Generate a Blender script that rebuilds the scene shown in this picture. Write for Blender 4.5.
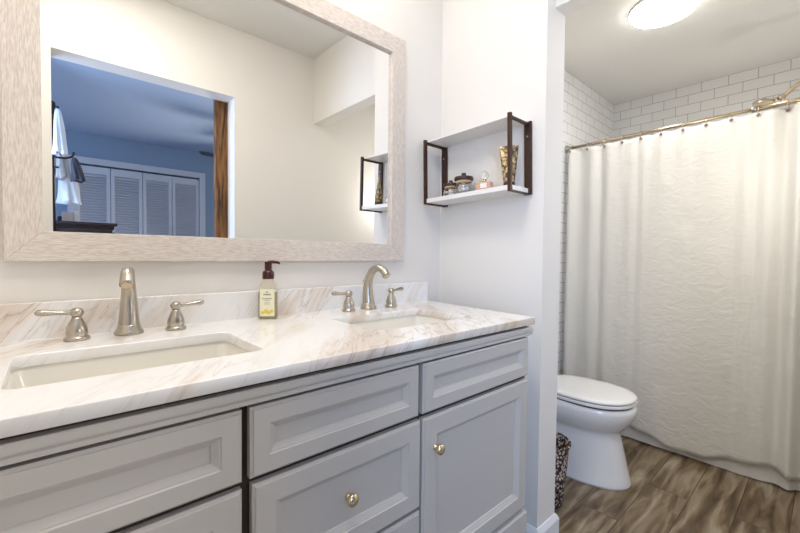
import bpy, bmesh, math, random
from mathutils import Vector, Matrix
random.seed(4)
S = bpy.context.scene
for o in list(bpy.data.objects): bpy.data.objects.remove(o)
COL = S.collection
R = math.radians
# ------------------------------------------------------------ camera
F, YAW, PIT, ROLL = 389.8, .7352, -.0276, .0107
cam = bpy.data.objects.new('camera', bpy.data.cameras.new('camera')); COL.objects.link(cam)
cam.data.sensor_width = 36; cam.data.lens = F*36/800; cam.data.clip_start = .01
_r = Vector((math.cos(YAW), -math.sin(YAW), 0)); _h = Vector((math.sin(YAW), math.cos(YAW), 0)); _z = Vector((0,0,1))
_f = _h*math.cos(PIT) + _z*math.sin(PIT); _d = _h*math.sin(PIT) - _z*math.cos(PIT)
# image x axis in the world and image-up axis in the world
_ri = _r*math.cos(ROLL) - _d*math.sin(ROLL); _up = -(_r*math.sin(ROLL) + _d*math.cos(ROLL))
cam.matrix_world = Matrix(((_ri.x,_up.x,-_f.x,0),(_ri.y,_up.y,-_f.y,-1.2402),(_ri.z,_up.z,-_f.z,1.12),(0,0,0,1)))
S.camera = cam
# ------------------------------------------------------------ world, lights, exposure
w = bpy.data.worlds.new('world'); S.world = w; w.use_nodes = True
w.node_tree.nodes['Background'].inputs[0].default_value = (.55,.7,1,1); w.node_tree.nodes['Background'].inputs[1].default_value = .6
def area(name, loc, aim, sx, sy, power, col):
    l = bpy.data.lights.new(name, 'AREA'); l.shape = 'RECTANGLE'; l.size = sx; l.size_y = sy; l.energy = power; l.color = col
    o = bpy.data.objects.new(name, l); COL.objects.link(o); o.location = loc
    o.rotation_euler = (Vector(aim)-Vector(loc)).to_track_quat('-Z','Y').to_euler(); return o
def point(name, loc, rad, power, col):
    l = bpy.data.lights.new(name, 'POINT'); l.shadow_soft_size = rad; l.energy = power; l.color = col
    o = bpy.data.objects.new(name, l); COL.objects.link(o); o.location = loc; return o
point('vanity_lamp_light_left', (.20,-.25,2.30), .07, 1.5, (1,.94,.86))
point('vanity_lamp_light_right', (.90,-.25,2.30), .07, 1.5, (1,.94,.86))
area('overhead_fill_light', (.25,-.70,2.49), (.30,-.78,0), .5, .4, 7.5, (1,.965,.92))  # added fill from overhead, no ceiling lamp known above the vanity
area('toilet_lamp_light', (2.31,-.64,2.31), (2.31,-.64,0), .24, .24, 2.2, (1,.975,.93))
point('toilet_room_fill_light', (2.10,-1.21,1.55), .10, 4.2, (1,.975,.94))  # added unseen fill for curtain, walls and ceiling; no sconce known
point('shower_fill_light', (3.08,-1.12,1.45), .06, 2.6, (1,.975,.94))  # added unseen fill that brightens the tile and ceiling around the tub
area('doorway_daylight_fill', (-.55,-2.15,1.45), (1.2,-.55,.95), .9, 1.3, 27, (.50,.67,1))  # added unseen lamp beside the doorway, carrying the bedroom's cool daylight inside
area('bedroom_window_light', (-1.35,-3.2,1.5), (1.5,-3.4,1.5), 1.2, 1.3, 6.5, (.08,.33,1))
area('cabinet_fill_light', (2.15,-3.75,1.25), (.25,-.6,.6), .8, 1.0, 27, (1,.965,.93))  # added fill aimed through the doorway at the cabinets, outside the mirror view
S.view_settings.view_transform = 'Standard'; S.view_settings.look = 'None'
S.view_settings.gamma = 1; S.view_settings.use_curve_mapping = False; S.view_settings.exposure = .44
# ------------------------------------------------------------ materials
def nm(name):
    m = bpy.data.materials.new(name); m.use_nodes = True; nt = m.node_tree
    return m, nt, nt.nodes['Principled BSDF'], nt.nodes, nt.links
def sset(b, **k):
    for n, v in k.items():
        n = n.replace('_',' ')
        if n in b.inputs: b.inputs[n].default_value = v
def mat(name, c, rough=.5, metal=0, bump=0, bscale=60, vary=0, **k):
    m, nt, b, N, L = nm(name)
    b.inputs['Base Color'].default_value = (*c,1); b.inputs['Roughness'].default_value = rough; b.inputs['Metallic'].default_value = metal
    sset(b, **k)
    tc = N.new('ShaderNodeTexCoord'); no = N.new('ShaderNodeTexNoise'); no.inputs['Scale'].default_value = bscale; no.inputs['Detail'].default_value = 4
    L.new(tc.outputs['Object'], no.inputs['Vector'])
    if vary:
        mx = N.new('ShaderNodeMix'); mx.data_type = 'RGBA'
        mx.inputs[6].default_value = (*[x*(1-vary) for x in c],1); mx.inputs[7].default_value = (*[min(1,x*(1+vary)) for x in c],1)
        L.new(no.outputs[0], mx.inputs[0]); L.new(mx.outputs[2], b.inputs['Base Color'])
    if bump:
        bp = N.new('ShaderNodeBump'); bp.inputs['Strength'].default_value = bump; bp.inputs['Distance'].default_value = .002
        L.new(no.outputs[0], bp.inputs['Height']); L.new(bp.outputs[0], b.inputs['Normal'])
    return m
def ramp(N, stops):
    r = N.new('ShaderNodeValToRGB'); e = r.color_ramp.elements
    while len(e) < len(stops): e.new(.5)
    for i,(p,c) in enumerate(stops): e[i].position = p; e[i].color = (*c,1)
    return r
M = {}
M['wall'] = mat('wall_paint', (.83,.80,.755), .6, bump=.15, bscale=220)
M['wall_bed'] = mat('bedroom_paint_blue_cast', (.38,.50,.62), .7, bump=.1, bscale=200)  # blue cast of the cool daylight mixed into the wall colour
M['ceil'] = mat('ceiling_paint', (.84,.825,.79), .8, bump=.25, bscale=90)
M['trim'] = mat('trim_paint', (.86,.86,.87), .35)
M['cab'] = mat('cabinet_paint', (.575,.548,.51), .38, bump=.06, bscale=120)
M['dark'] = mat('cabinet_gap_shade', (.035,.022,.014), .8)  # dark brown standing in for the shade inside the cabinet gaps
M['nickel'] = mat('brushed_nickel', (.50,.455,.39), .28, 1, bump=.08, bscale=400)
M['brass'] = mat('aged_nickel', (.60,.50,.36), .26, 1)
M['knob'] = mat('knob_metal', (.74,.64,.44), .22, 1)
M['porc'] = mat('porcelain', (.86,.87,.89), .08, Coat_Weight=.5)
M['sink'] = mat('sink_porcelain', (.87,.835,.75), .12, Coat_Weight=.3)
M['seat'] = mat('seat_plastic', (.88,.88,.88), .2)
M['gap'] = mat('seat_gap_shade', (.06,.04,.05), .7)  # near-black for the painted shade lines around the toilet seat
M['shelfw'] = mat('shelf_board_white', (.85,.83,.82), .35)
M['bronze'] = mat('bronze_bar', (.05,.022,.014), .4, .35)
M['lidw'] = mat('dark_wood_lid', (.05,.025,.018), .5, vary=.3)
M['twine'] = mat('twine', (.62,.45,.28), .9, bump=.6, bscale=300)
M['pump'] = mat('maroon_pump', (.055,.006,.006), .25)
M['label'] = mat('yellow_label', (.90,.86,.62), .5)
M['ink'] = mat('label_ink', (.22,.20,.16), .6)
M['lemon'] = mat('label_lemon', (.85,.65,.10), .5)
M['soap'] = mat('soap_liquid', (.92,.84,.58), .15, Transmission_Weight=.5)
M['blackp'] = mat('black_plastic', (.012,.010,.010), .35)
M['perfume'] = mat('peach_perfume', (.90,.58,.42), .12, Transmission_Weight=.45)
M['gold'] = mat('gold_cap', (.72,.62,.42), .22, 1)
M['cloth1'] = mat('white_cloth', (.85,.87,.9), .9, bump=.4, bscale=60)
M['cloth2'] = mat('tan_cloth', (.42,.34,.30), .9)
M['cloth3'] = mat('dark_cloth', (.06,.06,.08), .9)
M['espresso'] = mat('espresso_wood', (.025,.014,.014), .4)
M['fan'] = mat('fan_blade', (.03,.025,.03), .5)
M['carpet'] = mat('carpet', (.35,.32,.30), 1, bump=.8, bscale=300)
def glass(name, c, rough=.02, alpha=None):
    m, nt, b, N, L = nm(name)
    sset(b, Roughness=rough, Transmission_Weight=1.0, IOR=1.3); b.inputs['Base Color'].default_value = (*c,1); return m
M['glass'] = glass('clear_glass', (.97,.97,.96))
M['plastic_clear'] = glass('clear_plastic', (.97,.94,.82), .08)
m, nt, b, N, L = nm('mirror_glass'); sset(b, Roughness=0.0, Metallic=1.0); b.inputs['Base Color'].default_value = (.90,.90,.885,1); M['mirror'] = m
m, nt, b, N, L = nm('lit_diffuser'); b.inputs['Base Color'].default_value=(1,1,1,1); b.inputs['Emission Color'].default_value=(1,.98,.94,1); b.inputs['Emission Strength'].default_value=9.0; M['lit']=m
# marble: vein sheets that lean right on the upright face and run back-right on the top
m, nt, b, N, L = nm('veined_marble'); b.inputs['Roughness'].default_value = .16
tc = N.new('ShaderNodeTexCoord')
def dot(v):
    d = N.new('ShaderNodeVectorMath'); d.operation='DOT_PRODUCT'; d.inputs[1].default_value = v; L.new(tc.outputs['Object'], d.inputs[0]); return d.outputs['Value']
cx = N.new('ShaderNodeCombineXYZ')
L.new(dot((9.5,-7.2,-6.0)), cx.inputs[0]); L.new(dot((1.3,1.6,.8)), cx.inputs[1]); L.new(dot((.3,.3,1.5)), cx.inputs[2])
def noise(sc, det, dis):
    n_ = N.new('ShaderNodeTexNoise'); n_.inputs['Scale'].default_value = sc; n_.inputs['Detail'].default_value = det; n_.inputs['Distortion'].default_value = dis
    L.new(cx.outputs[0], n_.inputs['Vector']); return n_.outputs[0]
n1 = noise(.55, 4, .7); n2 = noise(2.2, 6, .9); n3 = noise(.42, 2, .3)
r1 = ramp(N, [(0,(.92,.92,.915)),(.50,(.92,.91,.90)),(.58,(.86,.80,.74)),(.66,(.76,.67,.585)),(.78,(.84,.79,.745))])
W_ = (1,1,1)
r2 = ramp(N, [(.45,W_),(.488,(.88,.84,.81)),(.50,(.68,.60,.56)),(.512,(.92,.89,.87)),(.55,W_)])
r3 = ramp(N, [(.44,(.12,.12,.12)),(.62,(.95,.95,.95))])
L.new(n1, r1.inputs[0]); L.new(n2, r2.inputs[0]); L.new(n3, r3.inputs[0])
mx = N.new('ShaderNodeMix'); mx.data_type='RGBA'; mx.blend_type='MULTIPLY'; L.new(r3.outputs[0], mx.inputs[0])
L.new(r1.outputs[0], mx.inputs[6]); L.new(r2.outputs[0], mx.inputs[7]); L.new(mx.outputs[2], b.inputs['Base Color']); M['marble'] = m
# whitewashed wood of the mirror frame (grain axis given)
def woodgrain(name, scale, a, c, bump=.3, rough=.7, det=6):
    m, nt, b, N, L = nm(name); b.inputs['Roughness'].default_value = rough
    tc = N.new('ShaderNodeTexCoord'); mp = N.new('ShaderNodeMapping'); mp.inputs['Scale'].default_value = scale
    no = N.new('ShaderNodeTexNoise'); no.inputs['Scale'].default_value = 1; no.inputs['Detail'].default_value = det; no.inputs['Distortion'].default_value = .3
    L.new(tc.outputs['Object'], mp.inputs[0]); L.new(mp.outputs[0], no.inputs['Vector'])
    r = ramp(N, [(.35,a),(.65,c)]); L.new(no.outputs[0], r.inputs[0]); L.new(r.outputs[0], b.inputs['Base Color'])
    bp = N.new('ShaderNodeBump'); bp.inputs['Strength'].default_value = bump; bp.inputs['Distance'].default_value = .002
    L.new(no.outputs[0], bp.inputs['Height']); L.new(bp.outputs[0], b.inputs['Normal']); return m
M['ww_h'] = woodgrain('whitewashed_wood_level', (50,330,420), (.62,.54,.48), (.79,.73,.675), det=3)
M['ww_v'] = woodgrain('whitewashed_wood_upright', (420,330,50), (.62,.54,.48), (.79,.73,.675), det=3)
M['rustic'] = woodgrain('rustic_stained_wood', (60,60,6), (.03,.012,.005), (.30,.14,.045), .6)
# floor planks along x
m, nt, b, N, L = nm('plank_floor'); b.inputs['Roughness'].default_value = .42
tc = N.new('ShaderNodeTexCoord')
br = N.new('ShaderNodeTexBrick'); br.offset = .37; br.inputs['Scale'].default_value = 1; br.inputs['Brick Width'].default_value = 1.1; br.inputs['Row Height'].default_value = .165
br.inputs['Mortar Size'].default_value = .0018; br.inputs['Color1'].default_value=(0,0,0,1); br.inputs['Color2'].default_value=(1,1,1,1); br.inputs['Mortar'].default_value=(.2,.2,.2,1)
L.new(tc.outputs['Object'], br.inputs['Vector'])
mp = N.new('ShaderNodeMapping'); mp.inputs['Scale'].default_value = (2.4,17,1); 
ad = N.new('ShaderNodeVectorMath'); ad.operation='MULTIPLY_ADD'; ad.inputs[1].default_value=(3.7,2.3,0); L.new(br.outputs['Color'], ad.inputs[0]); L.new(tc.outputs['Object'], ad.inputs[2])
L.new(ad.outputs[0], mp.inputs[0])
no = N.new('ShaderNodeTexNoise'); no.inputs['Scale'].default_value = 1.2; no.inputs['Detail'].default_value = 8; no.inputs['Distortion'].default_value = .8; L.new(mp.outputs[0], no.inputs['Vector'])
rr = ramp(N, [(.30,(.06,.034,.018)),(.46,(.17,.118,.066)),(.57,(.27,.21,.135)),(.70,(.40,.34,.25))]); L.new(no.outputs[0], rr.inputs[0])
mx = N.new('ShaderNodeMix'); mx.data_type='RGBA'; mx.blend_type='MULTIPLY'; L.new(br.outputs['Fac'], mx.inputs[0]); L.new(rr.outputs[0], mx.inputs[6]); mx.inputs[7].default_value=(.35,.3,.25,1)
L.new(mx.outputs[2], b.inputs['Base Color']); M['floor'] = m
# subway tile (axis = wall's horizontal axis)
def tile(name, axis, off):
    m, nt, b, N, L = nm(name); b.inputs['Roughness'].default_value = .15
    tc = N.new('ShaderNodeTexCoord'); sp = N.new('ShaderNodeSeparateXYZ'); cb = N.new('ShaderNodeCombineXYZ')
    L.new(tc.outputs['Object'], sp.inputs[0])
    a = N.new('ShaderNodeMath'); a.inputs[1].default_value = off[0]; L.new(sp.outputs[axis], a.inputs[0]); L.new(a.outputs[0], cb.inputs[0])
    c = N.new('ShaderNodeMath'); c.inputs[1].default_value = off[1]; L.new(sp.outputs['Z'], c.inputs[0]); L.new(c.outputs[0], cb.inputs[1])
    br = N.new('ShaderNodeTexBrick'); br.offset = .5; br.inputs['Scale'].default_value = 1; br.inputs['Brick Width'].default_value = .1515; br.inputs['Row Height'].default_value = .0685
    br.inputs['Mortar Size'].default_value = .0016; br.inputs['Mortar Smooth'].default_value = .1
    br.inputs['Color1'].default_value=(.88,.875,.86,1); br.inputs['Color2'].default_value=(.85,.845,.83,1); br.inputs['Mortar'].default_value=(.40,.385,.37,1)
    L.new(cb.outputs[0], br.inputs['Vector']); L.new(br.outputs['Color'], b.inputs['Base Color'])
    bp = N.new('ShaderNodeBump'); bp.inputs['Strength'].default_value=.5; bp.inputs['Distance'].default_value=.001; bp.invert=True
    L.new(br.outputs['Fac'], bp.inputs['Height']); L.new(bp.outputs[0], b.inputs['Normal']); return m
# curtain fabric: crinkled
m, nt, b, N, L = nm('crinkled_curtain'); b.inputs['Base Color'].default_value=(.77,.755,.71,1); b.inputs['Roughness'].default_value=.85
sset(b, Subsurface_Weight=0.0)
tc = N.new('ShaderNodeTexCoord'); mp = N.new('ShaderNodeMapping'); mp.inputs['Scale'].default_value=(10,14,24)
no = N.new('ShaderNodeTexNoise'); no.inputs['Scale'].default_value=1.0; no.inputs['Detail'].default_value=6; no.inputs['Distortion'].default_value=1.4
L.new(tc.outputs['Object'], mp.inputs[0]); L.new(mp.outputs[0], no.inputs['Vector'])
bp = N.new('ShaderNodeBump'); bp.inputs['Strength'].default_value=.45; bp.inputs['Distance'].default_value=.008; L.new(no.outputs[0], bp.inputs['Height']); L.new(bp.outputs[0], b.inputs['Normal']); M['curtain']=m
# woven basket
m, nt, b, N, L = nm('woven_basket'); b.inputs['Roughness'].default_value=.8
tc = N.new('ShaderNodeTexCoord'); vo = N.new('ShaderNodeTexVoronoi'); vo.inputs['Scale'].default_value=75; L.new(tc.outputs['Object'], vo.inputs['Vector'])
rb = ramp(N, [(.25,(.72,.62,.56)),(.42,(.38,.28,.23)),(.55,(.03,.018,.015))]); L.new(vo.outputs['Distance'], rb.inputs[0]); L.new(rb.outputs[0], b.inputs['Base Color'])
bp = N.new('ShaderNodeBump'); bp.inputs['Strength'].default_value=1; bp.inputs['Distance'].default_value=.006; bp.invert=True; L.new(vo.outputs['Distance'], bp.inputs['Height']); L.new(bp.outputs[0], b.inputs['Normal']); M['basket']=m
# foil tube: dark gold print
m, nt, b, N, L = nm('foil_tube'); b.inputs['Roughness'].default_value=.3; b.inputs['Metallic'].default_value=.7
tc = N.new('ShaderNodeTexCoord'); no = N.new('ShaderNodeTexNoise'); no.inputs['Scale'].default_value=90; no.inputs['Detail'].default_value=3; L.new(tc.outputs['Object'], no.inputs['Vector'])
rb = ramp(N, [(.40,(.10,.07,.045)),(.52,(.38,.28,.16)),(.64,(.72,.60,.38))]); L.new(no.outputs[0], rb.inputs[0]); L.new(rb.outputs[0], b.inputs['Base Color']); M['foil']=m
# ------------------------------------------------------------ mesh helpers
def tag(o, label=None, cat=None, group=None, kind=None):
    for k,v in (('label',label),('category',cat),('group',group),('kind',kind)):
        if v: o[k] = v
    return o
def link(name, me, m, parent=None, smooth=False):
    o = bpy.data.objects.new(name, me); COL.objects.link(o)
    if m: me.materials.append(m)
    if smooth:
        for p in me.polygons: p.use_smooth = True
    if parent: o.parent = parent
    return o
def obj(name, bm, m, parent=None, smooth=False, sharp=None):
    bmesh.ops.recalc_face_normals(bm, faces=bm.faces)
    if sharp:
        for e in bm.edges:
            if len(e.link_faces)==2 and e.calc_face_angle(0) > R(sharp): e.smooth = False
    me = bpy.data.meshes.new(name); bm.to_mesh(me); bm.free()
    return link(name, me, m, parent, smooth or bool(sharp))
def thing(name, label, cat, loc=(0,0,0), group=None, rz=0):
    o = bpy.data.objects.new(name, None); COL.objects.link(o); o.location = loc; o.rotation_euler = (0,0,rz); o.empty_display_size=.05
    return tag(o, label, cat, group)
def box(bm, x0,x1,y0,y1,z0,z1, bev=0):
    r = bmesh.ops.create_cube(bm, size=1); vs = r['verts']
    for v in vs: v.co = Vector(((x0+x1)/2+v.co.x*(x1-x0), (y0+y1)/2+v.co.y*(y1-y0), (z0+z1)/2+v.co.z*(z1-z0)))
    if bev:
        es = list({e for v in vs for e in v.link_edges}); bmesh.ops.bevel(bm, geom=es, offset=bev, segments=2, affect='EDGES', profile=.6)
    return bm
def B(*a, bev=0): return box(bmesh.new(), *a, bev=bev)
def lathe(bm, prof, c=(0,0,0), n=28, axis='z', caps=True):
    rings=[]
    for r,h in prof:
        ring=[]
        for i in range(n):
            a=2*math.pi*i/n; p=(r*math.cos(a), r*math.sin(a), h)
            if axis=='y': p=(p[0],-p[2],p[1])      # grows towards -y
            if axis=='x': p=(p[2],p[0],p[1])
            ring.append(bm.verts.new(Vector(p)+Vector(c)))
        rings.append(ring)
    for a,b_ in zip(rings,rings[1:]):
        for i in range(n): bm.faces.new((a[i],a[(i+1)%n],b_[(i+1)%n],b_[i]))
    if caps: bm.faces.new(rings[0][::-1]); bm.faces.new(rings[-1])
    return bm
def loft(bm, rings, caps=True):
    rs=[[bm.verts.new(p) for p in r] for r in rings]; n=len(rs[0])
    for a,b_ in zip(rs,rs[1:]):
        for i in range(n): bm.faces.new((a[i],a[(i+1)%n],b_[(i+1)%n],b_[i]))
    if caps: bm.faces.new(rs[0][::-1]); bm.faces.new(rs[-1])
    return bm
def tube(bm, pts, rad, n=12, flat=None):
    pts=[Vector(p) for p in pts]; k=len(pts); rings=[]; prev=None
    for i,p in enumerate(pts):
        t=(pts[min(i+1,k-1)]-pts[max(i-1,0)]).normalized()
        if prev is None:
            u=t.orthogonal().normalized() if flat is None else (Vector(flat)-t*t.dot(Vector(flat))).normalized()
        else: u=(prev-t*t.dot(prev)).normalized()
        prev=u; v=t.cross(u); r=rad[i] if isinstance(rad,(list,tuple)) else rad
        ru,rv=(r if isinstance(r,tuple) else (r,r))
        rings.append([p+u*ru*math.cos(2*math.pi*j/n)+v*rv*math.sin(2*math.pi*j/n) for j in range(n)])
    return loft(bm, rings)
def smoothpath(pts, n=6):
    P=[Vector(p) for p in pts]; P=[P[0]*2-P[1]]+P+[P[-1]*2-P[-2]]; out=[]
    for i in range(1,len(P)-2):
        for k in range(n):
            t=k/n; a,b_,c,d=P[i-1:i+3]
            out.append(.5*((2*b_)+(c-a)*t+(2*a-5*b_+4*c-d)*t*t+(-a+3*b_-3*c+d)*t**3))
    out.append(P[-2]); return out
def lerp(a,b_,n): return [a+(b_-a)*i/(n-1) for i in range(n)]
def interp(keys, t):
    for (a,va),(b_,vb) in zip(keys,keys[1:]):
        if t<=b_: 
            k=(t-a)/(b_-a) if b_>a else 0; return va+(vb-va)*k
    return keys[-1][1]
def struct(name, bm, m, parent=None, smooth=False):
    o=obj(name,bm,m,parent,smooth)
    if parent is None: o['kind']='structure'
    return o
def rrect(x0,x1,y0,y1,r,n=5):
    out=[]
    for cx_,cy_,a0 in ((x1-r,y1-r,0),(x0+r,y1-r,90),(x0+r,y0+r,180),(x1-r,y0+r,270)):
        for i in range(n+1):
            a=R(a0+90*i/n); out.append((cx_+r*math.cos(a),cy_+r*math.sin(a)))
    return out
def plate(name, outer, holes, z0, z1, m, bev=.0015, parent=None):
    cu=bpy.data.curves.new(name,'CURVE'); cu.dimensions='2D'; cu.fill_mode='BOTH'; cu.extrude=(z1-z0)/2-bev; cu.bevel_depth=bev; cu.bevel_resolution=1; cu.offset=-bev
    for k,poly in enumerate([outer]+holes):
        sp=cu.splines.new('POLY'); sp.points.add(len(poly)-1); sp.use_cyclic_u=True
        for p,q in zip(sp.points,poly): p.co=(q[0],q[1],0,1)
    tmp=bpy.data.objects.new('tmp',cu); COL.objects.link(tmp); dg=bpy.context.evaluated_depsgraph_get()
    me=bpy.data.meshes.new_from_object(tmp.evaluated_get(dg)); bpy.data.objects.remove(tmp)
    for v in me.vertices: v.co.z += (z0+z1)/2
    me.name=name; return link(name,me,m,parent)
# ------------------------------------------------------------ room shell
X1, X2, SY = 1.372, 1.511, -.517         # partition stub
WL, WO, ZC, ZT, XT = -.30, -1.30, 2.52, 2.385, 3.488
struct('floor', B(WL,XT,-1.42,.0,-.06,0), M['floor'])
struct('floor_bedroom', B(-1.4,3.6,-4.45,-1.42,-.06,0), M['carpet'])
struct('wall_back', B(WL-.1,2.50,0,.1,-.06,2.62), M['wall'])
struct('wall_shower_back', B(2.50,XT+.1,0,.1,-.06,2.62), tile('subway_tile_back','X',(-3.488+.1515*20,-2.385+.0685*40)))
struct('wall_shower_side', B(XT,XT+.1,-1.30,0,-.06,2.62), tile('subway_tile_side','Y',(.127+.1515*20,-2.385+.0685*40)))
struct('wall_left', B(WL-.1,WL,WO,0,-.06,2.62), M['wall'])
struct('wall_partition', B(X1,X2,SY,0,0,ZC), M['wall'])
struct('header', B(1.43,X2,WO,SY,2.062,ZC), M['wall'])
DX0, DX1, DZ = .019, .877, 2.100
bm=bmesh.new(); box(bm,WL-.1,DX0,WO-.12,WO,-.06,2.62); box(bm,DX1,3.6,WO-.12,WO,-.06,2.62); box(bm,DX0,DX1,WO-.12,WO,DZ,2.62)
struct('wall_front', bm, M['wall'])
struct('ceiling', B(WL,1.43,WO,0,ZC,2.62), M['ceil'])
struct('ceiling_toilet', B(X2,XT,WO,0,ZT,2.62), M['ceil'])
# doorway lining
bm=bmesh.new(); box(bm,DX0-.001,DX0+.002,WO-.125,WO+.001,0,DZ); box(bm,DX1-.002,DX1+.001,WO-.125,WO+.001,0,DZ); box(bm,DX0+.002,DX1-.002,WO-.125,WO+.001,DZ-.003,DZ+.001)
struct('trim_1', bm, M['wall'])
# baseboards
def basewrap(name, pts):
    bm=bmesh.new(); prof=[(0,0),(.014,0),(.014,.065),(.011,.072),(.008,.078),(.004,.085),(0,.087)]
    rings=[]
    for (x,y),(nx,ny) in pts: rings.append([(x+nx*a,y+ny*a,h) for a,h in prof])
    loft(bm, rings); return struct(name,bm,M['trim'])
basewrap('baseboard_partition', [((X1,-.002),(-1,0)),((X1,SY),(-1,-1)),((X2,SY),(1,-1)),((X2,-.002),(1,0))])
basewrap('baseboard_back', [((X2+.016,0),(0,-1)),((2.49,0),(0,-1))])
basewrap('baseboard_front', [((DX1+.01,WO),(0,1)),((2.6,WO),(0,1))])
# bedroom shell
struct('wall_bedroom_left', B(-1.5,-1.4,-4.45,-1.42,-.06,2.62), M['wall_bed'])
struct('wall_bedroom_right', B(3.5,3.6,-4.45,-1.42,-.06,2.62), M['wall_bed'])
struct('ceiling_bedroom', B(-1.4,3.5,-4.45,-1.42,2.44,2.62), mat('bedroom_ceiling_blue_cast',(.46,.57,.74),.8))  # ceiling colour carries the blue of the cool daylight too
CY=-4.35; CX0,CX1,CZ1=.234,1.484,2.105
bm=bmesh.new(); box(bm,-1.4,CX0,CY-.1,CY,-.06,2.44); box(bm,CX1,3.5,CY-.1,CY,-.06,2.44); box(bm,CX0,CX1,CY-.1,CY,CZ1,2.44)
struct('wall_bedroom_far', bm, M['wall_bed'])
bm=bmesh.new(); box(bm,CX0-.07,CX0,CY,CY+.02,0,CZ1+.07,.004); box(bm,CX1,CX1+.07,CY,CY+.02,0,CZ1+.07,.004); box(bm,CX0,CX1,CY,CY+.02,CZ1,CZ1+.07,.004)
struct('trim_2', bm, M['trim'])
struct('wall_closet_back', B(CX0-.1,CX1+.1,CY-.2,CY-.1,-.06,2.3), M['wall_bed'])
# louvred closet doors
def louver_door(name, x0, x1):
    bm=bmesh.new(); y0,y1=CY-.045,CY-.012; s=.035
    box(bm,x0,x0+s,y0,y1,.02,CZ1-.02); box(bm,x1-s,x1,y0,y1,.02,CZ1-.02)
    for z0,z1 in ((.02,.16),(.95,1.03),(CZ1-.10,CZ1-.02)): box(bm,x0+s,x1-s,y0,y1,z0,z1)
    d=struct(name,bm,M['trim']); bm=bmesh.new()
    z=.175
    while z < CZ1-.105:
        if not .93<z<1.03:
            vs=[(x0+s,y0+.003,z+.022),(x1-s,y0+.003,z+.022),(x1-s,y1-.003,z-.004),(x0+s,y1-.003,z-.004)]
            t=[(a,b_,c+.007) for a,b_,c in vs]; q=[bm.verts.new(p) for p in vs+t]
            for f in ((0,1,2,3),(7,6,5,4),(0,4,5,1),(1,5,6,2),(2,6,7,3),(3,7,4,0)): bm.faces.new([q[i] for i in f])
        z+=.030
    obj('louvres',bm,M['trim'],d)
    return d
wd=(CX1-CX0)/4
for i in range(4): louver_door('door_%d'%(i+2), CX0+i*wd+.003, CX0+(i+1)*wd-.003)
# stained rustic sliding door pushed back past the right jamb
dd=struct('door_1', B(.803,1.72,-1.475,-1.435,.01,2.20,bev=.003), M['rustic'])
# ------------------------------------------------------------ mirror
mt=thing('wall_mirror','large wall mirror in a flat whitewashed wood frame above the double vanity','mirror',(.52,0,1.55))
def frame_piece(name, quad, m):
    bm=bmesh.new(); f=[bm.verts.new((x-.52,-.022,z-1.55)) for x,z in quad]; k=[bm.verts.new((x-.52,-.001,z-1.55)) for x,z in quad]
    bm.faces.new(f); bm.faces.new(k[::-1])
    for i in range(4): bm.faces.new((f[i],f[(i+1)%4],k[(i+1)%4],k[i]))
    bmesh.ops.bevel(bm, geom=[e for e in bm.edges if all(abs(v.co.y+.022)<1e-5 for v in e.verts)], offset=.0012, segments=1, affect='EDGES')
    return obj(name,bm,m,mt)
ox0,ox1,oz0,oz1=-.072,1.121,1.098,2.018; ix0,ix1,iz0,iz1=-.007,1.052,1.168,1.948
frame_piece('bottom_rail',[(ox0,oz0),(ox1,oz0),(ix1,iz0),(ix0,iz0)],M['ww_h'])
frame_piece('top_rail',[(ix0,iz1),(ix1,iz1),(ox1,oz1),(ox0,oz1)],M['ww_h'])
frame_piece('left_stile',[(ox0,oz0),(ix0,iz0),(ix0,iz1),(ox0,oz1)],M['ww_v'])
frame_piece('right_stile',[(ix1,iz0),(ox1,oz0),(ox1,oz1),(ix1,iz1)],M['ww_v'])
obj('mirror_glass',B(ix0-.52-.005,ix1-.52+.005,-.008,-.004,iz0-1.555,iz1-1.545),M['mirror'],mt)
# ------------------------------------------------------------ vanity
VY=-.575
van=thing('double_vanity','light grey painted double vanity cabinet with recessed-panel fronts','vanity cabinet',(.46,-.28,0))
def vp(bm,name,m,parent=van,**k):
    bmesh.ops.translate(bm,verts=bm.verts,vec=(-.46,.28,0)) if parent is van else None
    return obj(name,bm,m,parent,**k)
VX0,VX1=-.285,1.195
bm=bmesh.new(); box(bm,VX0,VX0+.016,VY+.04,-.012,.09,.895); box(bm,VX1-.016,VX1,VY+.04,-.012,.09,.895); box(bm,VX0,VX1,VY+.022,VY+.04,.09,.895); box(bm,VX0+.016,VX1-.016,VY+.04,-.012,.09,.106); box(bm,VX0+.016,VX1-.016,-.02,-.012,.106,.895)
vp(bm,'body',M['cab'])
bm=B(VX0+.003,VX1-.005,VY+.0185,VY+.022,.272,.8605); vp(bm,'gap_shade_sheet',M['dark'])  # added sheet, coloured dark to deepen the shade between the fronts
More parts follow.
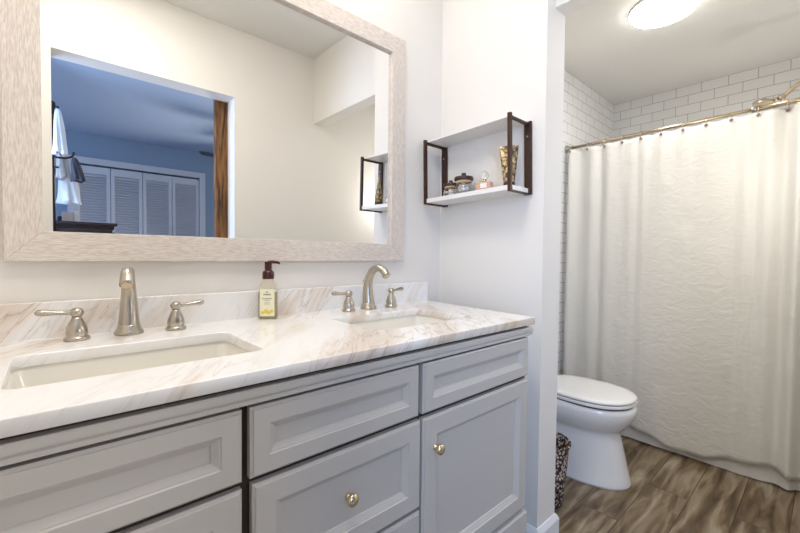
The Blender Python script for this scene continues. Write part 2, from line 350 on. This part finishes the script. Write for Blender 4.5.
# moulding under the top: profile extruded in x
def profx(x0,x1,prof):
    bm=bmesh.new(); return loft(bm,[[(x0,y,z) for y,z in prof],[(x1,y,z) for y,z in prof]])
vp(profx(VX0,1.200,[(VY+.024,.860),(VY-.002,.861),(VY-.002,.868),(VY+.001,.870),(VY+.001,.872),(VY-.004,.874),(VY-.004,.884),(VY-.001,.887),(VY+.024,.887)]),'top_moulding',M['cab'])
vp(B(VX0,1.19,VY+.015,VY+.024,.887,.8965),'neck_shade_strip',M['dark'])  # recessed strip coloured as the shade under the slab
vp(profx(VX0,1.188,[(VY+.023,.09),(VY-.001,.09),(VY-.001,.262),(VY+.004,.268),(VY+.023,.270)]),'bottom_rail',M['cab'])
vp(B(VX0+.02,VX1-.02,VY+.07,-.02,0,.09),'toe_kick',M['cab'])
def front(x0,x1,z0,z1,rail=.036,y=VY):
    """drawer or door front: flat stiles, stepped moulding, recessed flat panel"""
    bm=bmesh.new(); d0=y+.018; rings=[]
    for ins,dep in ((0,0),(0,.0125),(.0045,.0155),(.0055,.018),(rail-.002,.018),(rail,.0150),(rail+.0015,.0150),(rail+.012,.0085),(rail+.0135,.0055),(rail+.0145,.0055)):
        a,b_,c,e=x0+ins,x1-ins,z0+ins,z1-ins
        rings.append([(a,d0-dep,c),(b_,d0-dep,c),(b_,d0-dep,e),(a,d0-dep,e)])
    return loft(bm,rings)
def knob(parent,x,z,off=(0,0,0)):
    bm=bmesh.new(); lathe(bm,[(.0075,0),(.008,.0025),(.005,.005),(.0045,.010),(.008,.012),(.0130,.0155),(.0142,.0195),(.0130,.0235),(.008,.0265),(.003,.0275)],(x-.46,VY+.28+.0,z),24,'y')
    o=obj('knob',bm,M['knob'],parent,smooth=True); return o
def part_front(name,x0,x1,z0,z1,kn=None,rail=.036):
    o=vp(front(x0,x1,z0,z1,rail),name,M['cab'])
    if kn: knob(o,*kn).location=(0,0 if True else 0,0)
    return o
part_front('drawer',-.262,.244,.727,.853); part_front('drawer',.258,.672,.727,.853); part_front('drawer',.686,1.184,.727,.853)
part_front('door',-.262,.244,.283,.715,(.205,.625),.050)
part_front('door',.687,1.184,.283,.715,(.729,.633),.050)
# knob sits on recessed panel in the drawers
def drawer_knob(x0,x1,z0,z1,x,z):
    o=vp(front(x0,x1,z0,z1,.044),'drawer',M['cab']); k=knob(o,x,z); k.location=(0,.0125,0)
drawer_knob(.262,.679,.497,.715,.470,.606); drawer_knob(.262,.679,.283,.488,.474,.385)
# ------------------------------------------------------------ countertop with two sinks
ZK=.92
SK=[(-.052,.338,-.448,-.201),(.655,1.042,-.442,-.192)]
outer=[(VX0-.012,-.583),(1.2035,-.583),(1.272,-.002),(VX0-.012,-.002)]
top=plate('countertop',outer,[rrect(a,b_,c,d,.022)[::-1] for a,b_,c,d in SK],.8965,ZK,M['marble'],.002)
tag(top,'white marble vanity countertop with beige veins and two rectangular sink openings','countertop')
bm=bmesh.new(); vs=[(VX0-.012,-.024),(1.270,-.024),(1.272,-.002),(VX0-.012,-.002)]
loft(bm,[[(x,y,ZK) for x,y in vs],[(x,y,ZK+.084) for x,y in vs]]); bmesh.ops.bevel(bm,geom=[e for e in bm.edges if all(v.co.z>ZK+.05 for v in e.verts)],offset=.0015,segments=1,affect='EDGES')
tag(obj('backsplash',bm,M['marble']),'low veined marble backsplash strip along the wall under the mirror','backsplash')
def sink(a,b_,c,d,label):
    t=thing('undermount_sink',label,'sink',((a+b_)/2,(c+d)/2,.76),'undermount sinks'); mx_,my_=(a+b_)/2,(c+d)/2
    rings=[]
    for ins,z,r in ((-.025,.8960,.03),(-.025,.885,.03),(-.012,.78,.03),(.035,.745,.05)): rings.append([(x-mx_,y-my_,z-.76) for x,y in rrect(a+ins,b_-ins,c+ins,d-ins,r)])
    inner=[]
    for ins,z,r in ((-.004,.8960,.024),(.002,.87,.026),(.012,.80,.035),(.030,.775,.045),(.060,.768,.045)): inner.append([(x-mx_,y-my_,z-.76) for x,y in rrect(a+ins,b_-ins,c+ins,d-ins,r)])
    bm=bmesh.new(); loft(bm,rings[::-1]+inner); obj('basin',bm,M['sink'],t,sharp=50)
    bm=bmesh.new(); lathe(bm,[(.022,.0075),(.022,.0105),(.018,.0115),(.017,.0095),(.004,.0095)],(0,.02,0),24); obj('drain',bm,M['nickel'],t,smooth=True)
    return t
sink(*SK[0],'rectangular white undermount sink on the left, nearer the photo\'s left edge'); sink(*SK[1],'rectangular white undermount sink on the right, nearer the wall shelf')
# ------------------------------------------------------------ faucets
def handle(x,s,t,ang=0):
    bm=bmesh.new(); lathe(bm,[(.0235,.0002),(.0245,.004),(.0225,.008),(.0195,.010),(.0195,.013),(.0205,.016),(.0195,.026),(.0155,.038),(.0105,.048),(.0085,.054)],(0,0,0),26); h=obj('handle',bm,M['nickel'],t,smooth=True)
    h.location=(x,-.010,0); h.rotation_euler=(0,0,ang)
    bm=bmesh.new(); lathe(bm,[(.0085,.053),(.0115,.057),(.0135,.063),(.0115,.069),(.006,.073),(.001,.074)],(0,0,0),22); obj('hub',bm,M['nickel'],h,smooth=True)
    P=smoothpath([(s*.006,0,.064),(s*.020,0,.0635),(s*.034,0,.0645),(s*.050,0,.066),(s*.064,0,.067),(s*.071,0,.0675)],5)
    rd=[interp([(0,.0080),(.25,.0062),(.45,.0075),(.72,.0110),(.9,.0085),(1,.002)],i/(len(P)-1)) for i in range(len(P))]
    bm=bmesh.new(); tube(bm,P,[(r*.72,r) for r in rd],14,flat=(0,0,1)); obj('lever',bm,M['nickel'],h,smooth=True)
def faucet(x,y,h0,h1,a1,sa,label):
    t=thing('widespread_faucet',label,'faucet',(x,y,ZK),'widespread faucets behind the sinks')
    bm=bmesh.new(); lathe(bm,[(.030,.0002),(.031,.004),(.029,.008),(.0255,.014),(.0235,.022),(.022,.024)],(0,0,0),28); obj('base_flange',bm,M['nickel'],t,smooth=True)
    P=smoothpath([(0,0,.018),(0,.004,.06),(0,.002,.10),(0,-.018,.137),(0,-.052,.155),(0,-.086,.147),(0,-.104,.128)],7)
    rd=[interp([(0,.0230),(.22,.0180),(.45,.0140),(.7,.0130),(.88,.0138),(1,.0150)],i/(len(P)-1)) for i in range(len(P))]
    bm=bmesh.new(); tube(bm,P,rd,20); sp_=obj('spout',bm,M['nickel'],t,smooth=True); sp_.rotation_euler=(0,0,sa)
    bm=bmesh.new(); d=(P[-1]-P[-2]).normalized(); tube(bm,[P[-1]-d*.003,P[-1]+d*.004,P[-1]+d*.0045],[.0118,.0118,.009],16); obj('aerator',bm,M['brass'],sp_,smooth=True)
    bm=bmesh.new(); lathe(bm,[(.0022,.0),(.0022,.052),(.0055,.055),(.006,.060),(.003,.065)],(0,.026,.045),14); obj('lift_rod',bm,M['nickel'],t,smooth=True)
    handle(h0-x,-1,t); handle(h1-x,1,t,a1)
faucet(.148,-.078,.048,.249,R(6),R(-9),'brushed nickel faucet with two lever handles behind the left sink')
faucet(.893,-.078,.797,.997,R(8),0,'brushed nickel faucet with two lever handles behind the right sink')
# ------------------------------------------------------------ soap pump bottle
sp=thing('soap_dispenser','clear pump soap bottle with yellow label and maroon pump by the backsplash','soap bottle',(.511,-.062,ZK))
sp.rotation_euler=(0,0,R(-32)); sp.scale=(.86,.86,.95)
rr_=lambda hx,hy,r,z:[(x,y,z) for x,y in rrect(-hx,hx,-hy,hy,r,4)]
bm=bmesh.new(); loft(bm,[rr_(.029,.021,.012,.0003),rr_(.032,.024,.013,.005),rr_(.032,.024,.013,.105),rr_(.028,.021,.013,.117),rr_(.018,.017,.0168,.126),rr_(.0165,.0165,.0163,.132)])
obj('bottle_body',bm,M['plastic_clear'],sp,sharp=40)
bm=bmesh.new(); loft(bm,[rr_(.0285,.0205,.011,.003),rr_(.0285,.0205,.011,.085)]); obj('soap',bm,M['soap'],sp,sharp=40)
lb=obj('label',B(-.025,.025,-.0250,-.0243,.010,.098),M['label'],sp)
bm=bmesh.new()
for x0,x1,z0,z1 in ((-.005,.005,.086,.090),(-.013,.013,.078,.083),(-.017,.017,.066,.069),(-.012,.012,.061,.063),(-.008,.008,.054,.0555),(-.010,.010,.049,.0505)): 
    x=x0
    while x<x1-.001:
        wdt=random.uniform(.0016,.0034); box(bm,x,min(x+wdt,x1),-.0253,-.0249,z0,z1); x+=wdt+.0011
obj('label_print',bm,M['ink'],lb)
bm=bmesh.new()
for x,z,r in ((-.016,.022,.006),(-.004,.026,.007),(.006,.022,.006),(.016,.026,.006)): lathe(bm,[(r,.0),(r,.0005)],(x,-.0249,z),14,'y')
obj('label_lemons',bm,M['lemon'],lb)
bm=bmesh.new(); lathe(bm,[(.0195,.130),(.0205,.133),(.0205,.150),(.018,.155),(.0125,.158),(.0125,.178),(.013,.179),(.013,.186),(.004,.188)],(0,0,0),28); obj('pump_collar',bm,M['pump'],sp,sharp=50)
bm=bmesh.new(); P=smoothpath([(.0,0,.184),(.015,0,.1855),(.032,0,.184),(.040,0,.180)],5); tube(bm,P,[(interp([(0,.006),(1,.0035)],i/(len(P)-1)),interp([(0,.011),(.5,.006),(1,.004)],i/(len(P)-1))) for i in range(len(P))],12,flat=(0,0,1)); o=obj('pump_nozzle',bm,M['pump'],sp,smooth=True); o.rotation_euler=(0,0,R(10))
# ------------------------------------------------------------ wall shelf
T=R(1.4)
sh=thing('wall_shelf','two-board white wall shelf held in bronze metal bar frames','shelf',(X1,-.243,1.49)); sh.rotation_euler=(-T,0,0)
xo=-.134; ya,yb=.211,-.211; zb_,zt_=-.138,.138
def bar(bm,*a): box(bm,*a,bev=.0008)
for y,nm_ in ((ya,'far'),(yb,'near')):
    bm=bmesh.new(); h=.0065
    bar(bm,xo-h,xo+h,y-h,y+h,zb_,zt_+.006); bar(bm,-.013,-.001,y-.014,y+.014,zb_,zt_+.002)
    bar(bm,xo+h,-.013,y-h,y+h,zt_-.012,zt_-.004); bar(bm,xo+h,-.013,y-h,y+h,zb_,zb_+.006)
    f=obj('frame',bm,M['bronze'],sh)
    bm=bmesh.new(); lathe(bm,[(.0038,0),(.0038,.001),(.002,.002)],(-.0128,y,zt_-.055),12,'x'); bmesh.ops.scale(bm,verts=bm.verts,vec=(1,1,1))
    s_=obj('screw',bm,M['nickel'],f,smooth=True); s_.location=(-.002,0,0)
obj('top_board',B(xo+.008,-.003,yb+.002,ya-.002,zt_-.004,zt_+.002,bev=.001),M['shelfw'],sh)
obj('bottom_board',B(xo-.001,-.014,yb-.004,ya+.004,zb_+.006,zb_+.024,bev=.0015),M['shelfw'],sh)
def onshelf(y): return 1.49+ (zb_+.024)*math.cos(T) - (y+.243)*math.sin(T) +.0003
def jar(x,y,s,label):
    z=onshelf(y); t=thing('glass_jar',label,'jar',(x,y,z),'glass jars on the wall shelf'); t.rotation_euler=(-T,0,0)
    bm=bmesh.new(); lathe(bm,[(.026*s,0),(.031*s,.003),(.033*s,.015*s),(.031*s,.034*s),(.025*s,.042*s),(.025*s,.046*s),(.0235*s,.046*s),(.0235*s,.042*s),(.029*s,.033*s),(.031*s,.015*s),(.029*s,.005),(.002,.004)],(0,0,0),26); obj('glass_body',bm,M['glass'],t,smooth=True)
    bm=bmesh.new(); random.seed(int(y*1000))
    for k in range(16):
        a=random.uniform(0,6.28); r=random.uniform(0,.019)*s; c=Vector((r*math.cos(a),r*math.sin(a),random.uniform(.010,.032)*s))
        bmesh.ops.create_icosphere(bm,subdivisions=1,radius=.007*s,matrix=Matrix.Translation(c))
    tag(obj('cotton_filling',bm,M['cloth1'],t,smooth=True),kind='stuff')
    bm=bmesh.new(); lathe(bm,[(.0262*s,.0435*s),(.0275*s,.046*s),(.0275*s,.050*s),(.026*s,.052*s)],(0,0,0),26); obj('twine_wrap',bm,M['twine'],t,smooth=True)
    bm=bmesh.new(); lathe(bm,[(.028*s,.052*s),(.032*s,.053*s),(.033*s,.058*s),(.031*s,.064*s),(.008*s,.066*s),(.0065*s,.069*s),(.0085*s,.073*s),(.007*s,.078*s),(.002*s,.079*s)],(0,0,0),26); obj('lid',bm,M['lidw'],t,sharp=45)
jar(1.318,-.112,1.02,'glass jar with dark wooden lid, the one nearer the mirror on the shelf')
jar(1.310,-.190,1.24,'glass jar with dark wooden lid and twine, beside the perfume bottle on the shelf')
z=onshelf(-.30); pf=thing('perfume_bottle','small peach perfume bottle with round cap on the wall shelf','perfume bottle',(1.305,-.298,z)); pf.rotation_euler=(-T,0,R(18)); pf.scale=(1.12,1.12,1.12)
obj('glass_body',B(-.016,.016,-.028,.028,0,.036,bev=.004),M['perfume'],pf)
obj('label',B(-.0168,-.0163,-.014,.010,.014,.030),M['shelfw'],pf)
bm=bmesh.new(); lathe(bm,[(.008,.036),(.008,.044),(.006,.046),(.007,.047),(.014,.053),(.0165,.062),(.014,.071),(.007,.077),(.001,.078)],(0,0,0),24); obj('cap',bm,M['glass'],pf,smooth=True)
bm=bmesh.new(); lathe(bm,[(.0088,.0365),(.0088,.045)],(0,0,0),20); obj('gold_collar',bm,M['gold'],pf,smooth=True)
z=onshelf(-.405); tb=thing('lotion_tube','tall patterned gold lotion tube standing on its black cap on the shelf','tube',(1.315,-.405,z)); tb.rotation_euler=(-T,0,R(36))
bm=bmesh.new(); lathe(bm,[(.021,0),(.022,.002),(.022,.020),(.0205,.022)],(0,0,0),26); obj('cap',bm,M['blackp'],tb,sharp=40)
bm=bmesh.new(); rings=[]
for k in range(9):
    t_=k/8; z_=.022+t_*.142; ry=.0205+(.037-.0205)*t_; rx=.0205*(1-t_)**.8+.0012
    rings.append([(rx*math.cos(a),ry*math.sin(a),z_) for a in [2*math.pi*i/28 for i in range(28)]])
loft(bm,rings); obj('tube_body',bm,M['foil'],tb,sharp=60)
# ------------------------------------------------------------ toilet
TX=2.105
to=thing('toilet','white elongated toilet with closed lid between the partition and the shower curtain','toilet',(TX-.008,-.347,0))
def egg(hw,yf,yb,z,n=44,e=2.25,bk=2.8):
    yc=yb+(yf-yb)*.52; out=[]
    for i in range(n):
        a=2*math.pi*i/n; c,s=math.cos(a),math.sin(a); ex=e if s<0 else bk
        x=hw*math.copysign(abs(c)**(2/ex),c); L_=(yc-yf) if s<0 else (yb-yc)
        out.append((x,yc+L_*math.copysign(abs(s)**(2/ex),s)+.36,z))
    return out
bm=bmesh.new(); loft(bm,[egg(.142,-.626,-.06,0),egg(.143,-.628,-.06,.012),egg(.137,-.620,-.06,.03),egg(.128,-.600,-.06,.12),egg(.120,-.580,-.06,.21),egg(.118,-.572,-.06,.245),egg(.122,-.574,-.06,.258),egg(.140,-.592,-.06,.272),egg(.162,-.612,-.05,.300),egg(.180,-.633,-.04,.335),egg(.186,-.641,-.03,.365),egg(.184,-.639,-.03,.388),egg(.176,-.626,-.03,.397)])
obj('bowl',bm,M['porc'],to,smooth=True)
bm=bmesh.new(); loft(bm,[egg(.175,-.629,-.19,0.3960),egg(.175,-.629,-.19,0.4045)]); obj('seat_shade_filler',bm,M['gap'],to)  # filler coloured as the shade under the seat
bm=bmesh.new(); loft(bm,[egg(.178,-.634,-.185,0.4030),egg(.181,-.638,-.185,0.4060),egg(.181,-.638,-.185,0.4150),egg(.178,-.634,-.185,0.4180)]); obj('seat',bm,M['seat'],to,sharp=50)
bm=bmesh.new(); loft(bm,[egg(.172,-.627,-.19,0.4180),egg(.172,-.627,-.19,0.4230)]); obj('lid_shade_filler',bm,M['gap'],to)  # filler coloured as the shade between seat and lid
bm=bmesh.new(); loft(bm,[egg(.178,-.634,-.18,0.4220),egg(.181,-.638,-.18,0.4250),egg(.181,-.638,-.18,0.4310),egg(.174,-.630,-.185,0.4370),egg(.150,-.60,-.20,0.4410),egg(.10,-.53,-.24,0.4430),egg(.03,-.42,-.33,0.4440)]); obj('lid',bm,M['seat'],to,sharp=60)
obj('tank',B(-.170,.170,.215,.345,.37,.70,bev=.015),M['porc'],to,sharp=40)
obj('tank_lid',B(-.176,.176,.208,.350,.70,.73,bev=.008),M['porc'],to,sharp=40)
for sx in (-.07,.07):
    bm=bmesh.new(); lathe(bm,[(.014,0),(.013,.012),(.008,.016)],(sx,.165,.397),16); obj('hinge_cap',bm,M['seat'],to,smooth=True)
bm=bmesh.new(); tube(bm,[(-.13,.215,.64),(-.13,.20,.64),(-.10,.195,.637),(-.07,.195,.633)],.006,10); obj('flush_lever',bm,M['nickel'],to,smooth=True)
# ------------------------------------------------------------ basket
bk=thing('waste_basket','dark woven waste basket on the floor between the partition and the toilet','basket',(1.690,-.378,0))
prof=[(.075,0),(.080,.004),(.094,.13),(.105,.272),(.108,.278),(.103,.280),(.098,.272),(.088,.13),(.074,.010),(.005,.008)]
bm=bmesh.new(); lathe(bm,prof,(0,0,0),40); obj('basket_body',bm,M['basket'],bk,smooth=True)
bm=bmesh.new()
for k in range(2):
    n=90; P=[]
    for i in range(n+1):
        a=2*math.pi*i/n; P.append(((.1055+.004*math.cos(9*a+k*3.14))*math.cos(a),(.1055+.004*math.cos(9*a+k*3.14))*math.sin(a),0.280+.004*math.sin(9*a+k*3.14)))
    tube(bm,P,.0042,8)
obj('woven_rim',bm,M['basket'],bk,smooth=True)
# ------------------------------------------------------------ shower: tub, curtain, rod, head, lamp
CXc=2.645
tb=thing('bathtub','white alcove bathtub hidden behind the shower curtain','bathtub',(3.09,-.65,0))
bm=bmesh.new(); r4=lambda a,b_,c,d,z,r:[(x-3.09,y+.65,z) for x,y in rrect(a,b_,c,d,r,5)]
loft(bm,[r4(2.75,3.486,-1.298,-.002,0,.005),r4(2.75,3.486,-1.298,-.002,.40,.005),r4(2.755,3.482,-1.293,-.007,.41,.01),r4(2.82,3.42,-1.22,-.09,.405,.09),r4(2.85,3.39,-1.15,-.14,.12,.10),r4(2.90,3.34,-1.08,-.20,.10,.10)])
obj('tub_body',bm,M['porc'],tb,sharp=50)
random.seed(11)
RZ0=1.862; RSL=-.013    # the rod rises a little towards the camera end
def rodz(y): return RZ0+RSL*(y+.02)*1.0
rod=thing('curtain_rod','slim nickel tension rod holding the white shower curtain','curtain rod',(CXc,-.65,rodz(-.65)))
bm=bmesh.new(); tube(bm,[(0,.635,rodz(-.015)-rodz(-.65)),(0,-.33,rodz(-.98)-rodz(-.65))],.0095,18); obj('thin_tube',bm,M['brass'],rod,smooth=True)
bm=bmesh.new(); tube(bm,[(0,-.30,rodz(-.95)-rodz(-.65)),(0,-.635,rodz(-1.285)-rodz(-.65))],.0125,18); obj('thick_tube',bm,M['brass'],rod,smooth=True)
bm=bmesh.new(); lathe(bm,[(.024,.0),(.024,.006),(.019,.018),(.013,.026),(.0125,.036)],(0,.649,rodz(0)-rodz(-.65)),24,'y'); obj('end_cap',bm,M['nickel'],rod,sharp=40)
bm=bmesh.new(); lathe(bm,[(.0135,.0),(.0145,.004),(.0145,.014),(.0135,.018)],(0,-.30,rodz(-.95)-rodz(-.65)),24,'y'); obj('tube_collar',bm,M['nickel'],rod,sharp=40)
ZTOP=1.832
ringy=[-.045-.1035*i for i in range(12)]
def fold(y,v):
    """sideways offset of the cloth; v 0 top .. 1 hem"""
    s=-y; s+=.022*math.sin(11*s+1)+.012*math.sin(27*s); aL=math.exp(-(s/.30)**2); aR=math.exp(-((s-1.16)/.20)**2)
    a=.009+.014*aL+.020*aR
    f=math.sin(2*math.pi*s/.105+.6*math.sin(3*s))*(1-.55*v)*(aL*.9+aR+.20)
    g=math.sin(2*math.pi*s/.21+1.3+.8*v)*(.35+.45*v)*(aL+.8*aR)
    h=math.sin(2*math.pi*s/.42+2.2)*.55*v
    return a*(f+g)+.014*h
def curtain(y0,y1,dx,ztop,zhem,scal,nu=420,nv=70,k=1.0):
    bm=bmesh.new(); grid=[]
    for i in range(nu+1):
        y=y0+(y1-y0)*i/nu; col=[]
        ph=((-y-.045)/.1035)%1.0; sag=scal*math.sin(math.pi*ph)**2
        zt=ztop(y)-sag; zh=zhem(y)
        for j in range(nv+1):
            v=j/nv; z=zt+(zh-zt)*v
            sc=.010*math.sin(math.pi*ph)*math.exp(-v*14)
            pk=0
            for (py,pz,r_,am) in PUCK:
                pk+=am*math.exp(-(((y-py)*1.6)**2+(z-pz)**2)/r_**2)
            col.append(bm.verts.new((dx+k*fold(y,v)+sc+pk*k,y,z)))
        grid.append(col)
    for i in range(nu):
        for j in range(nv): bm.faces.new((grid[i][j],grid[i+1][j],grid[i+1][j+1],grid[i][j+1]))
    return bm
PUCK=[(random.uniform(-1.25,-.1),random.uniform(.2,1.75),random.uniform(.03,.10),random.uniform(-.006,.006)) for _ in range(46)]
hem=lambda y:.060+.030*math.sin(2*math.pi*(-y)/.62-2.6)+.006*math.sin(2*math.pi*(-y)/.17)
cu=thing('shower_curtain','crinkled off-white fabric shower curtain hanging full height from the rod','shower curtain',(CXc,0,0))
o=obj('fabric',curtain(-.018,-1.285,-.012,lambda y:rodz(y)-.019,hem,.005),M['curtain'],cu,smooth=True)
md=o.modifiers.new('thick','SOLIDIFY'); md.thickness=.0015
o=obj('liner',curtain(-.022,-1.283,.016,lambda y:rodz(y)-.022,lambda y:.006+.004*math.sin(9*y),.012,300,40,.7),mat('curtain_liner',(.86,.85,.82),.5),cu,smooth=True)
grom=mat('grommet_grey',(.42,.40,.36),.45,.3)
for i,y in enumerate(ringy):
    bm=bmesh.new(); lathe(bm,[(.009,0),(.009,.002),(.0045,.002),(.0045,0)],(0,0,0),16,'x'); bmesh.ops.rotate(bm,verts=bm.verts,cent=(0,0,0),matrix=Matrix.Rotation(math.pi,3,'Z'))
    o=obj('grommet',bm,grom,cu,smooth=True); o.location=(-.0145+fold(y,.01),y,rodz(y)-.034)
# curtain rings
rg=thing('curtain_ring','thin metal ring holding the shower curtain on its rod','curtain ring',(CXc,ringy[0],rodz(ringy[0])),'rings along the shower curtain rod')
bm=bmesh.new(); P=[(.0145*math.sin(a)*1.05+(-.006 if math.cos(a)<0 else -.006*(1-math.cos(a))/2),0,-.012+.025*math.cos(a)) for a in [2*math.pi*i/28 for i in range(28)]]
rg_body=None
bm2=bmesh.new(); tube(bm2,P+[P[0]],.0016,8); bm.free(); rg_body=obj('hoop',bm2,M['brass'],rg,smooth=True)
for y in ringy[1:]:
    r2=rg.copy(); COL.objects.link(r2); r2.location=(CXc,y,rodz(y)); c=rg_body.copy(); COL.objects.link(c); c.parent=r2
# shower head
shw=thing('wall_shower','brushed gold shower head on a curved arm above the curtain rod','shower head',(2.95,-1.30,1.99))
P=smoothpath([(0,.002,.02),(0,.06,.060),(0,.14,.078),(0,.20,.060),(0,.245,.020),(0,.262,.008)],6)
bm=bmesh.new(); tube(bm,P,.0105,14); obj('arm',bm,M['brass'],shw,smooth=True)
bm=bmesh.new(); lathe(bm,[(.030,0),(.028,.006),(.014,.010)],(0,0,.02),22,'y'); bmesh.ops.scale(bm,verts=bm.verts,vec=(1,-1,1)); obj('wall_flange',bm,M['brass'],shw,smooth=True)
bm=bmesh.new(); lathe(bm,[(.012,-.02),(.017,-.010),(.015,0),(.012,.012)],(0,0,0),20); o=obj('swivel_nut',bm,M['brass'],shw,smooth=True); o.location=(0,.268,.006); o.rotation_euler=(R(-70),0,0)
bm=bmesh.new(); tube(bm,[(0,-.06,.012),(0,-.035,.006)],.009,12); lathe(bm,[(.010,.020),(.018,.014),(.040,.008),(.048,.0),(.048,-.008),(.042,-.011)],(0,0,0),30); o=obj('spray_head',bm,M['brass'],shw,sharp=50); o.location=(0,.335,.000); o.rotation_euler=(R(6),0,0)
# flush ceiling lamp
LX,LY=2.308,-.638
lp=thing('ceiling_light','round white lit flush dome light on the toilet room ceiling','ceiling light',(LX,LY,ZT))
bm=bmesh.new(); lathe(bm,[(.148,-.0005),(.150,-.004),(.148,-.014),(.10,-.014)],(0,0,0),48); obj('base_plate',bm,mat('lamp_base',(.75,.74,.72),.4),lp,sharp=40)
bm=bmesh.new(); lathe(bm,[(.146,-.0145),(.148,-.018),(.140,-.028),(.115,-.037),(.07,-.043),(.002,-.045)],(0,0,0),48); obj('diffuser',bm,M['lit'],lp,smooth=True)
for a in (R(200),R(262)):
    bm=bmesh.new(); lathe(bm,[(.0035,-.034),(.0035,-.0385),(.001,-.040)],(.118*math.cos(a),.118*math.sin(a),0),12); obj('finial',bm,M['brass'],lp,smooth=True)
# ------------------------------------------------------------ bedroom seen in the mirror
ch=thing('tall_dresser','dark espresso chest of drawers in the bedroom, seen in the mirror','dresser',(.23,-2.85,0))
obj('case',B(-.19,.155,-.24,.24,.02,1.30,bev=.004),M['espresso'],ch)
obj('top_board',B(-.20,.185,-.26,.26,1.33,1.352,bev=.004),M['espresso'],ch)
bm=profx(-.19,.165,[(.24,1.30),(.25,1.33),(-.25,1.33),(-.24,1.30)]); obj('cornice',bm,M['espresso'],ch)
for k in range(4):
    d=obj('drawer',B(.155,.172,-.225,.225,.06+.31*k,.35+.31*k,bev=.003),M['espresso'],ch)
    for s in (-.12,.12):
        bm=bmesh.new(); lathe(bm,[(.006,0),(.006,.012),(.013,.018),(.010,.024)],(.172,s,.2+.31*k),14,'x'); obj('knob',bm,M['nickel'],d,smooth=True)
    d2=obj('drawer',B(-.17,.14,.24,.252,.06+.31*k,.35+.31*k,bev=.003),M['espresso'],ch)
    bm=bmesh.new(); lathe(bm,[(.006,0),(.006,.012),(.013,.018),(.010,.024)],(-.015,.252,.2+.31*k),14,'y'); bmesh.ops.scale(bm,verts=bm.verts,vec=(1,-1,1)); 
    bmesh.ops.translate(bm,verts=bm.verts,vec=(0,.504,0)); obj('knob',bm,M['nickel'],d2,smooth=True)
zc=1.3525
cr=thing('coat_stand','wooden coat stand hung with clothes beside the dresser, seen in the mirror','coat stand',(.03,-2.46,0))
bm=bmesh.new(); lathe(bm,[(.016,.05),(.016,2.12),(.026,2.14),(.02,2.17),(.002,2.18)],(0,0,0),16); obj('pole',bm,M['espresso'],cr,smooth=True)
for k in range(4):
    a=R(45+90*k); bm=bmesh.new(); tube(bm,[(0,0,.12),(.10*math.cos(a),.10*math.sin(a),.07),(.19*math.cos(a),.19*math.sin(a),.015)],.014,10); obj('leg',bm,M['espresso'],cr,smooth=True)
for hx,hy,hz in ((.030,.095,2.10),(.045,-.075,1.92),(.110,.0,1.82),(.075,-.16,1.76)):
    bm=bmesh.new(); tube(bm,smoothpath([(0,0,hz-.03),(hx*.6,hy*.6,hz-.03),(hx,hy,hz-.01),(hx*1.08,hy*1.08,hz+.02)],4),.007,8); obj('hook',bm,M['espresso'],cr,smooth=True)
def garment(name,label,cat,x,y,z1,z0,w0,w1,m,seed,slant=0,grp=None):
    random.seed(seed); ph=random.uniform(0,6); rings=[]; n=48
    for k in range(17):
        t=k/16; z=z1+(z0-z1)*t; w_=w0+(w1-w0)*(t**.6); d_=.022+.03*t
        ring=[]
        for i in range(n):
            a=2*math.pi*i/n; rr=1+.22*t*math.sin(5*a+ph+2*t)+.12*math.sin(9*a+ph*2)*t+.1*math.sin(6*t+2*a)
            ring.append((w_*rr*math.cos(a)+slant*t,d_*rr*math.sin(a),z-z1+.012*math.sin(3*a+ph)*(t)))
        rings.append(ring)
    bm=bmesh.new(); loft(bm,rings); o=obj(name,bm,m,None,smooth=True); o.location=(x,y,z1); tag(o,label,cat,grp); return o
garment('hanging_shirt','pale shirt hanging at the top of the clothes in the mirror reflection','clothes',.062,-2.365,2.10,1.80,.012,.036,M['cloth1'],3,.012)
garment('hanging_towel','grey-tan cloth hanging below the pale shirt in the mirror reflection','clothes',.078,-2.545,1.92,1.66,.014,.040,mat('grey_tan_cloth',(.55,.52,.50),.9),5,.018)
garment('hanging_scarf','dark patterned scarf over the white clothes in the mirror reflection','clothes',.150,-2.46,1.80,1.64,.012,.036,M['cloth3'],8,.024)
garment('hanging_blouse','white blouse hanging just above the dresser in the mirror reflection','clothes',.115,-2.64,1.73,1.49,.030,.066,M['cloth1'],9,.015)
tag(obj('storage_box',B(.085,.150,-2.80,-2.70,zc,zc+.075,bev=.003),M['cloth2']),'small tan box standing on the dark dresser in the mirror','box')
tag(obj('folded_jeans',B(.06,.13,-2.95,-2.83,zc,zc+.05,bev=.012),M['cloth3']),'dark folded cloth on the dresser behind the tan box','clothes')
tag(obj('white_card_box',B(.155,.185,-2.80,-2.76,zc,zc+.09,bev=.002),M['trim']),'slim white box standing right of the tan box on the dresser','box')
FZ=-.05
cf=thing('ceiling_fan','dark ceiling fan whose blade tip shows beside the rustic wood door','fan',(1.72,-3.05,2.44))
bm=bmesh.new(); lathe(bm,[(.06,-.0005),(.06,-.03),(.015,-.05),(.015,-.22),(.09,-.24),(.11,-.29),(.09,-.34),(.03,-.36)],(0,0,0),28); obj('motor',bm,M['fan'],cf,sharp=40)
for k in range(5):
    a=R(180+72*k); bm=bmesh.new(); q=[(.10,.02),(.16,.055),(.50,.075),(.57,.05),(.57,-.05),(.50,-.075),(.16,-.055),(.10,-.02)]
    loft(bm,[[(x,y,-.315+y*.45) for x,y in q],[(x,y,-.303+y*.45) for x,y in q]]); bmesh.ops.rotate(bm,verts=bm.verts,cent=(0,0,0),matrix=Matrix.Rotation(a,3,'Z')); obj('blade',bm,M['fan'],cf)
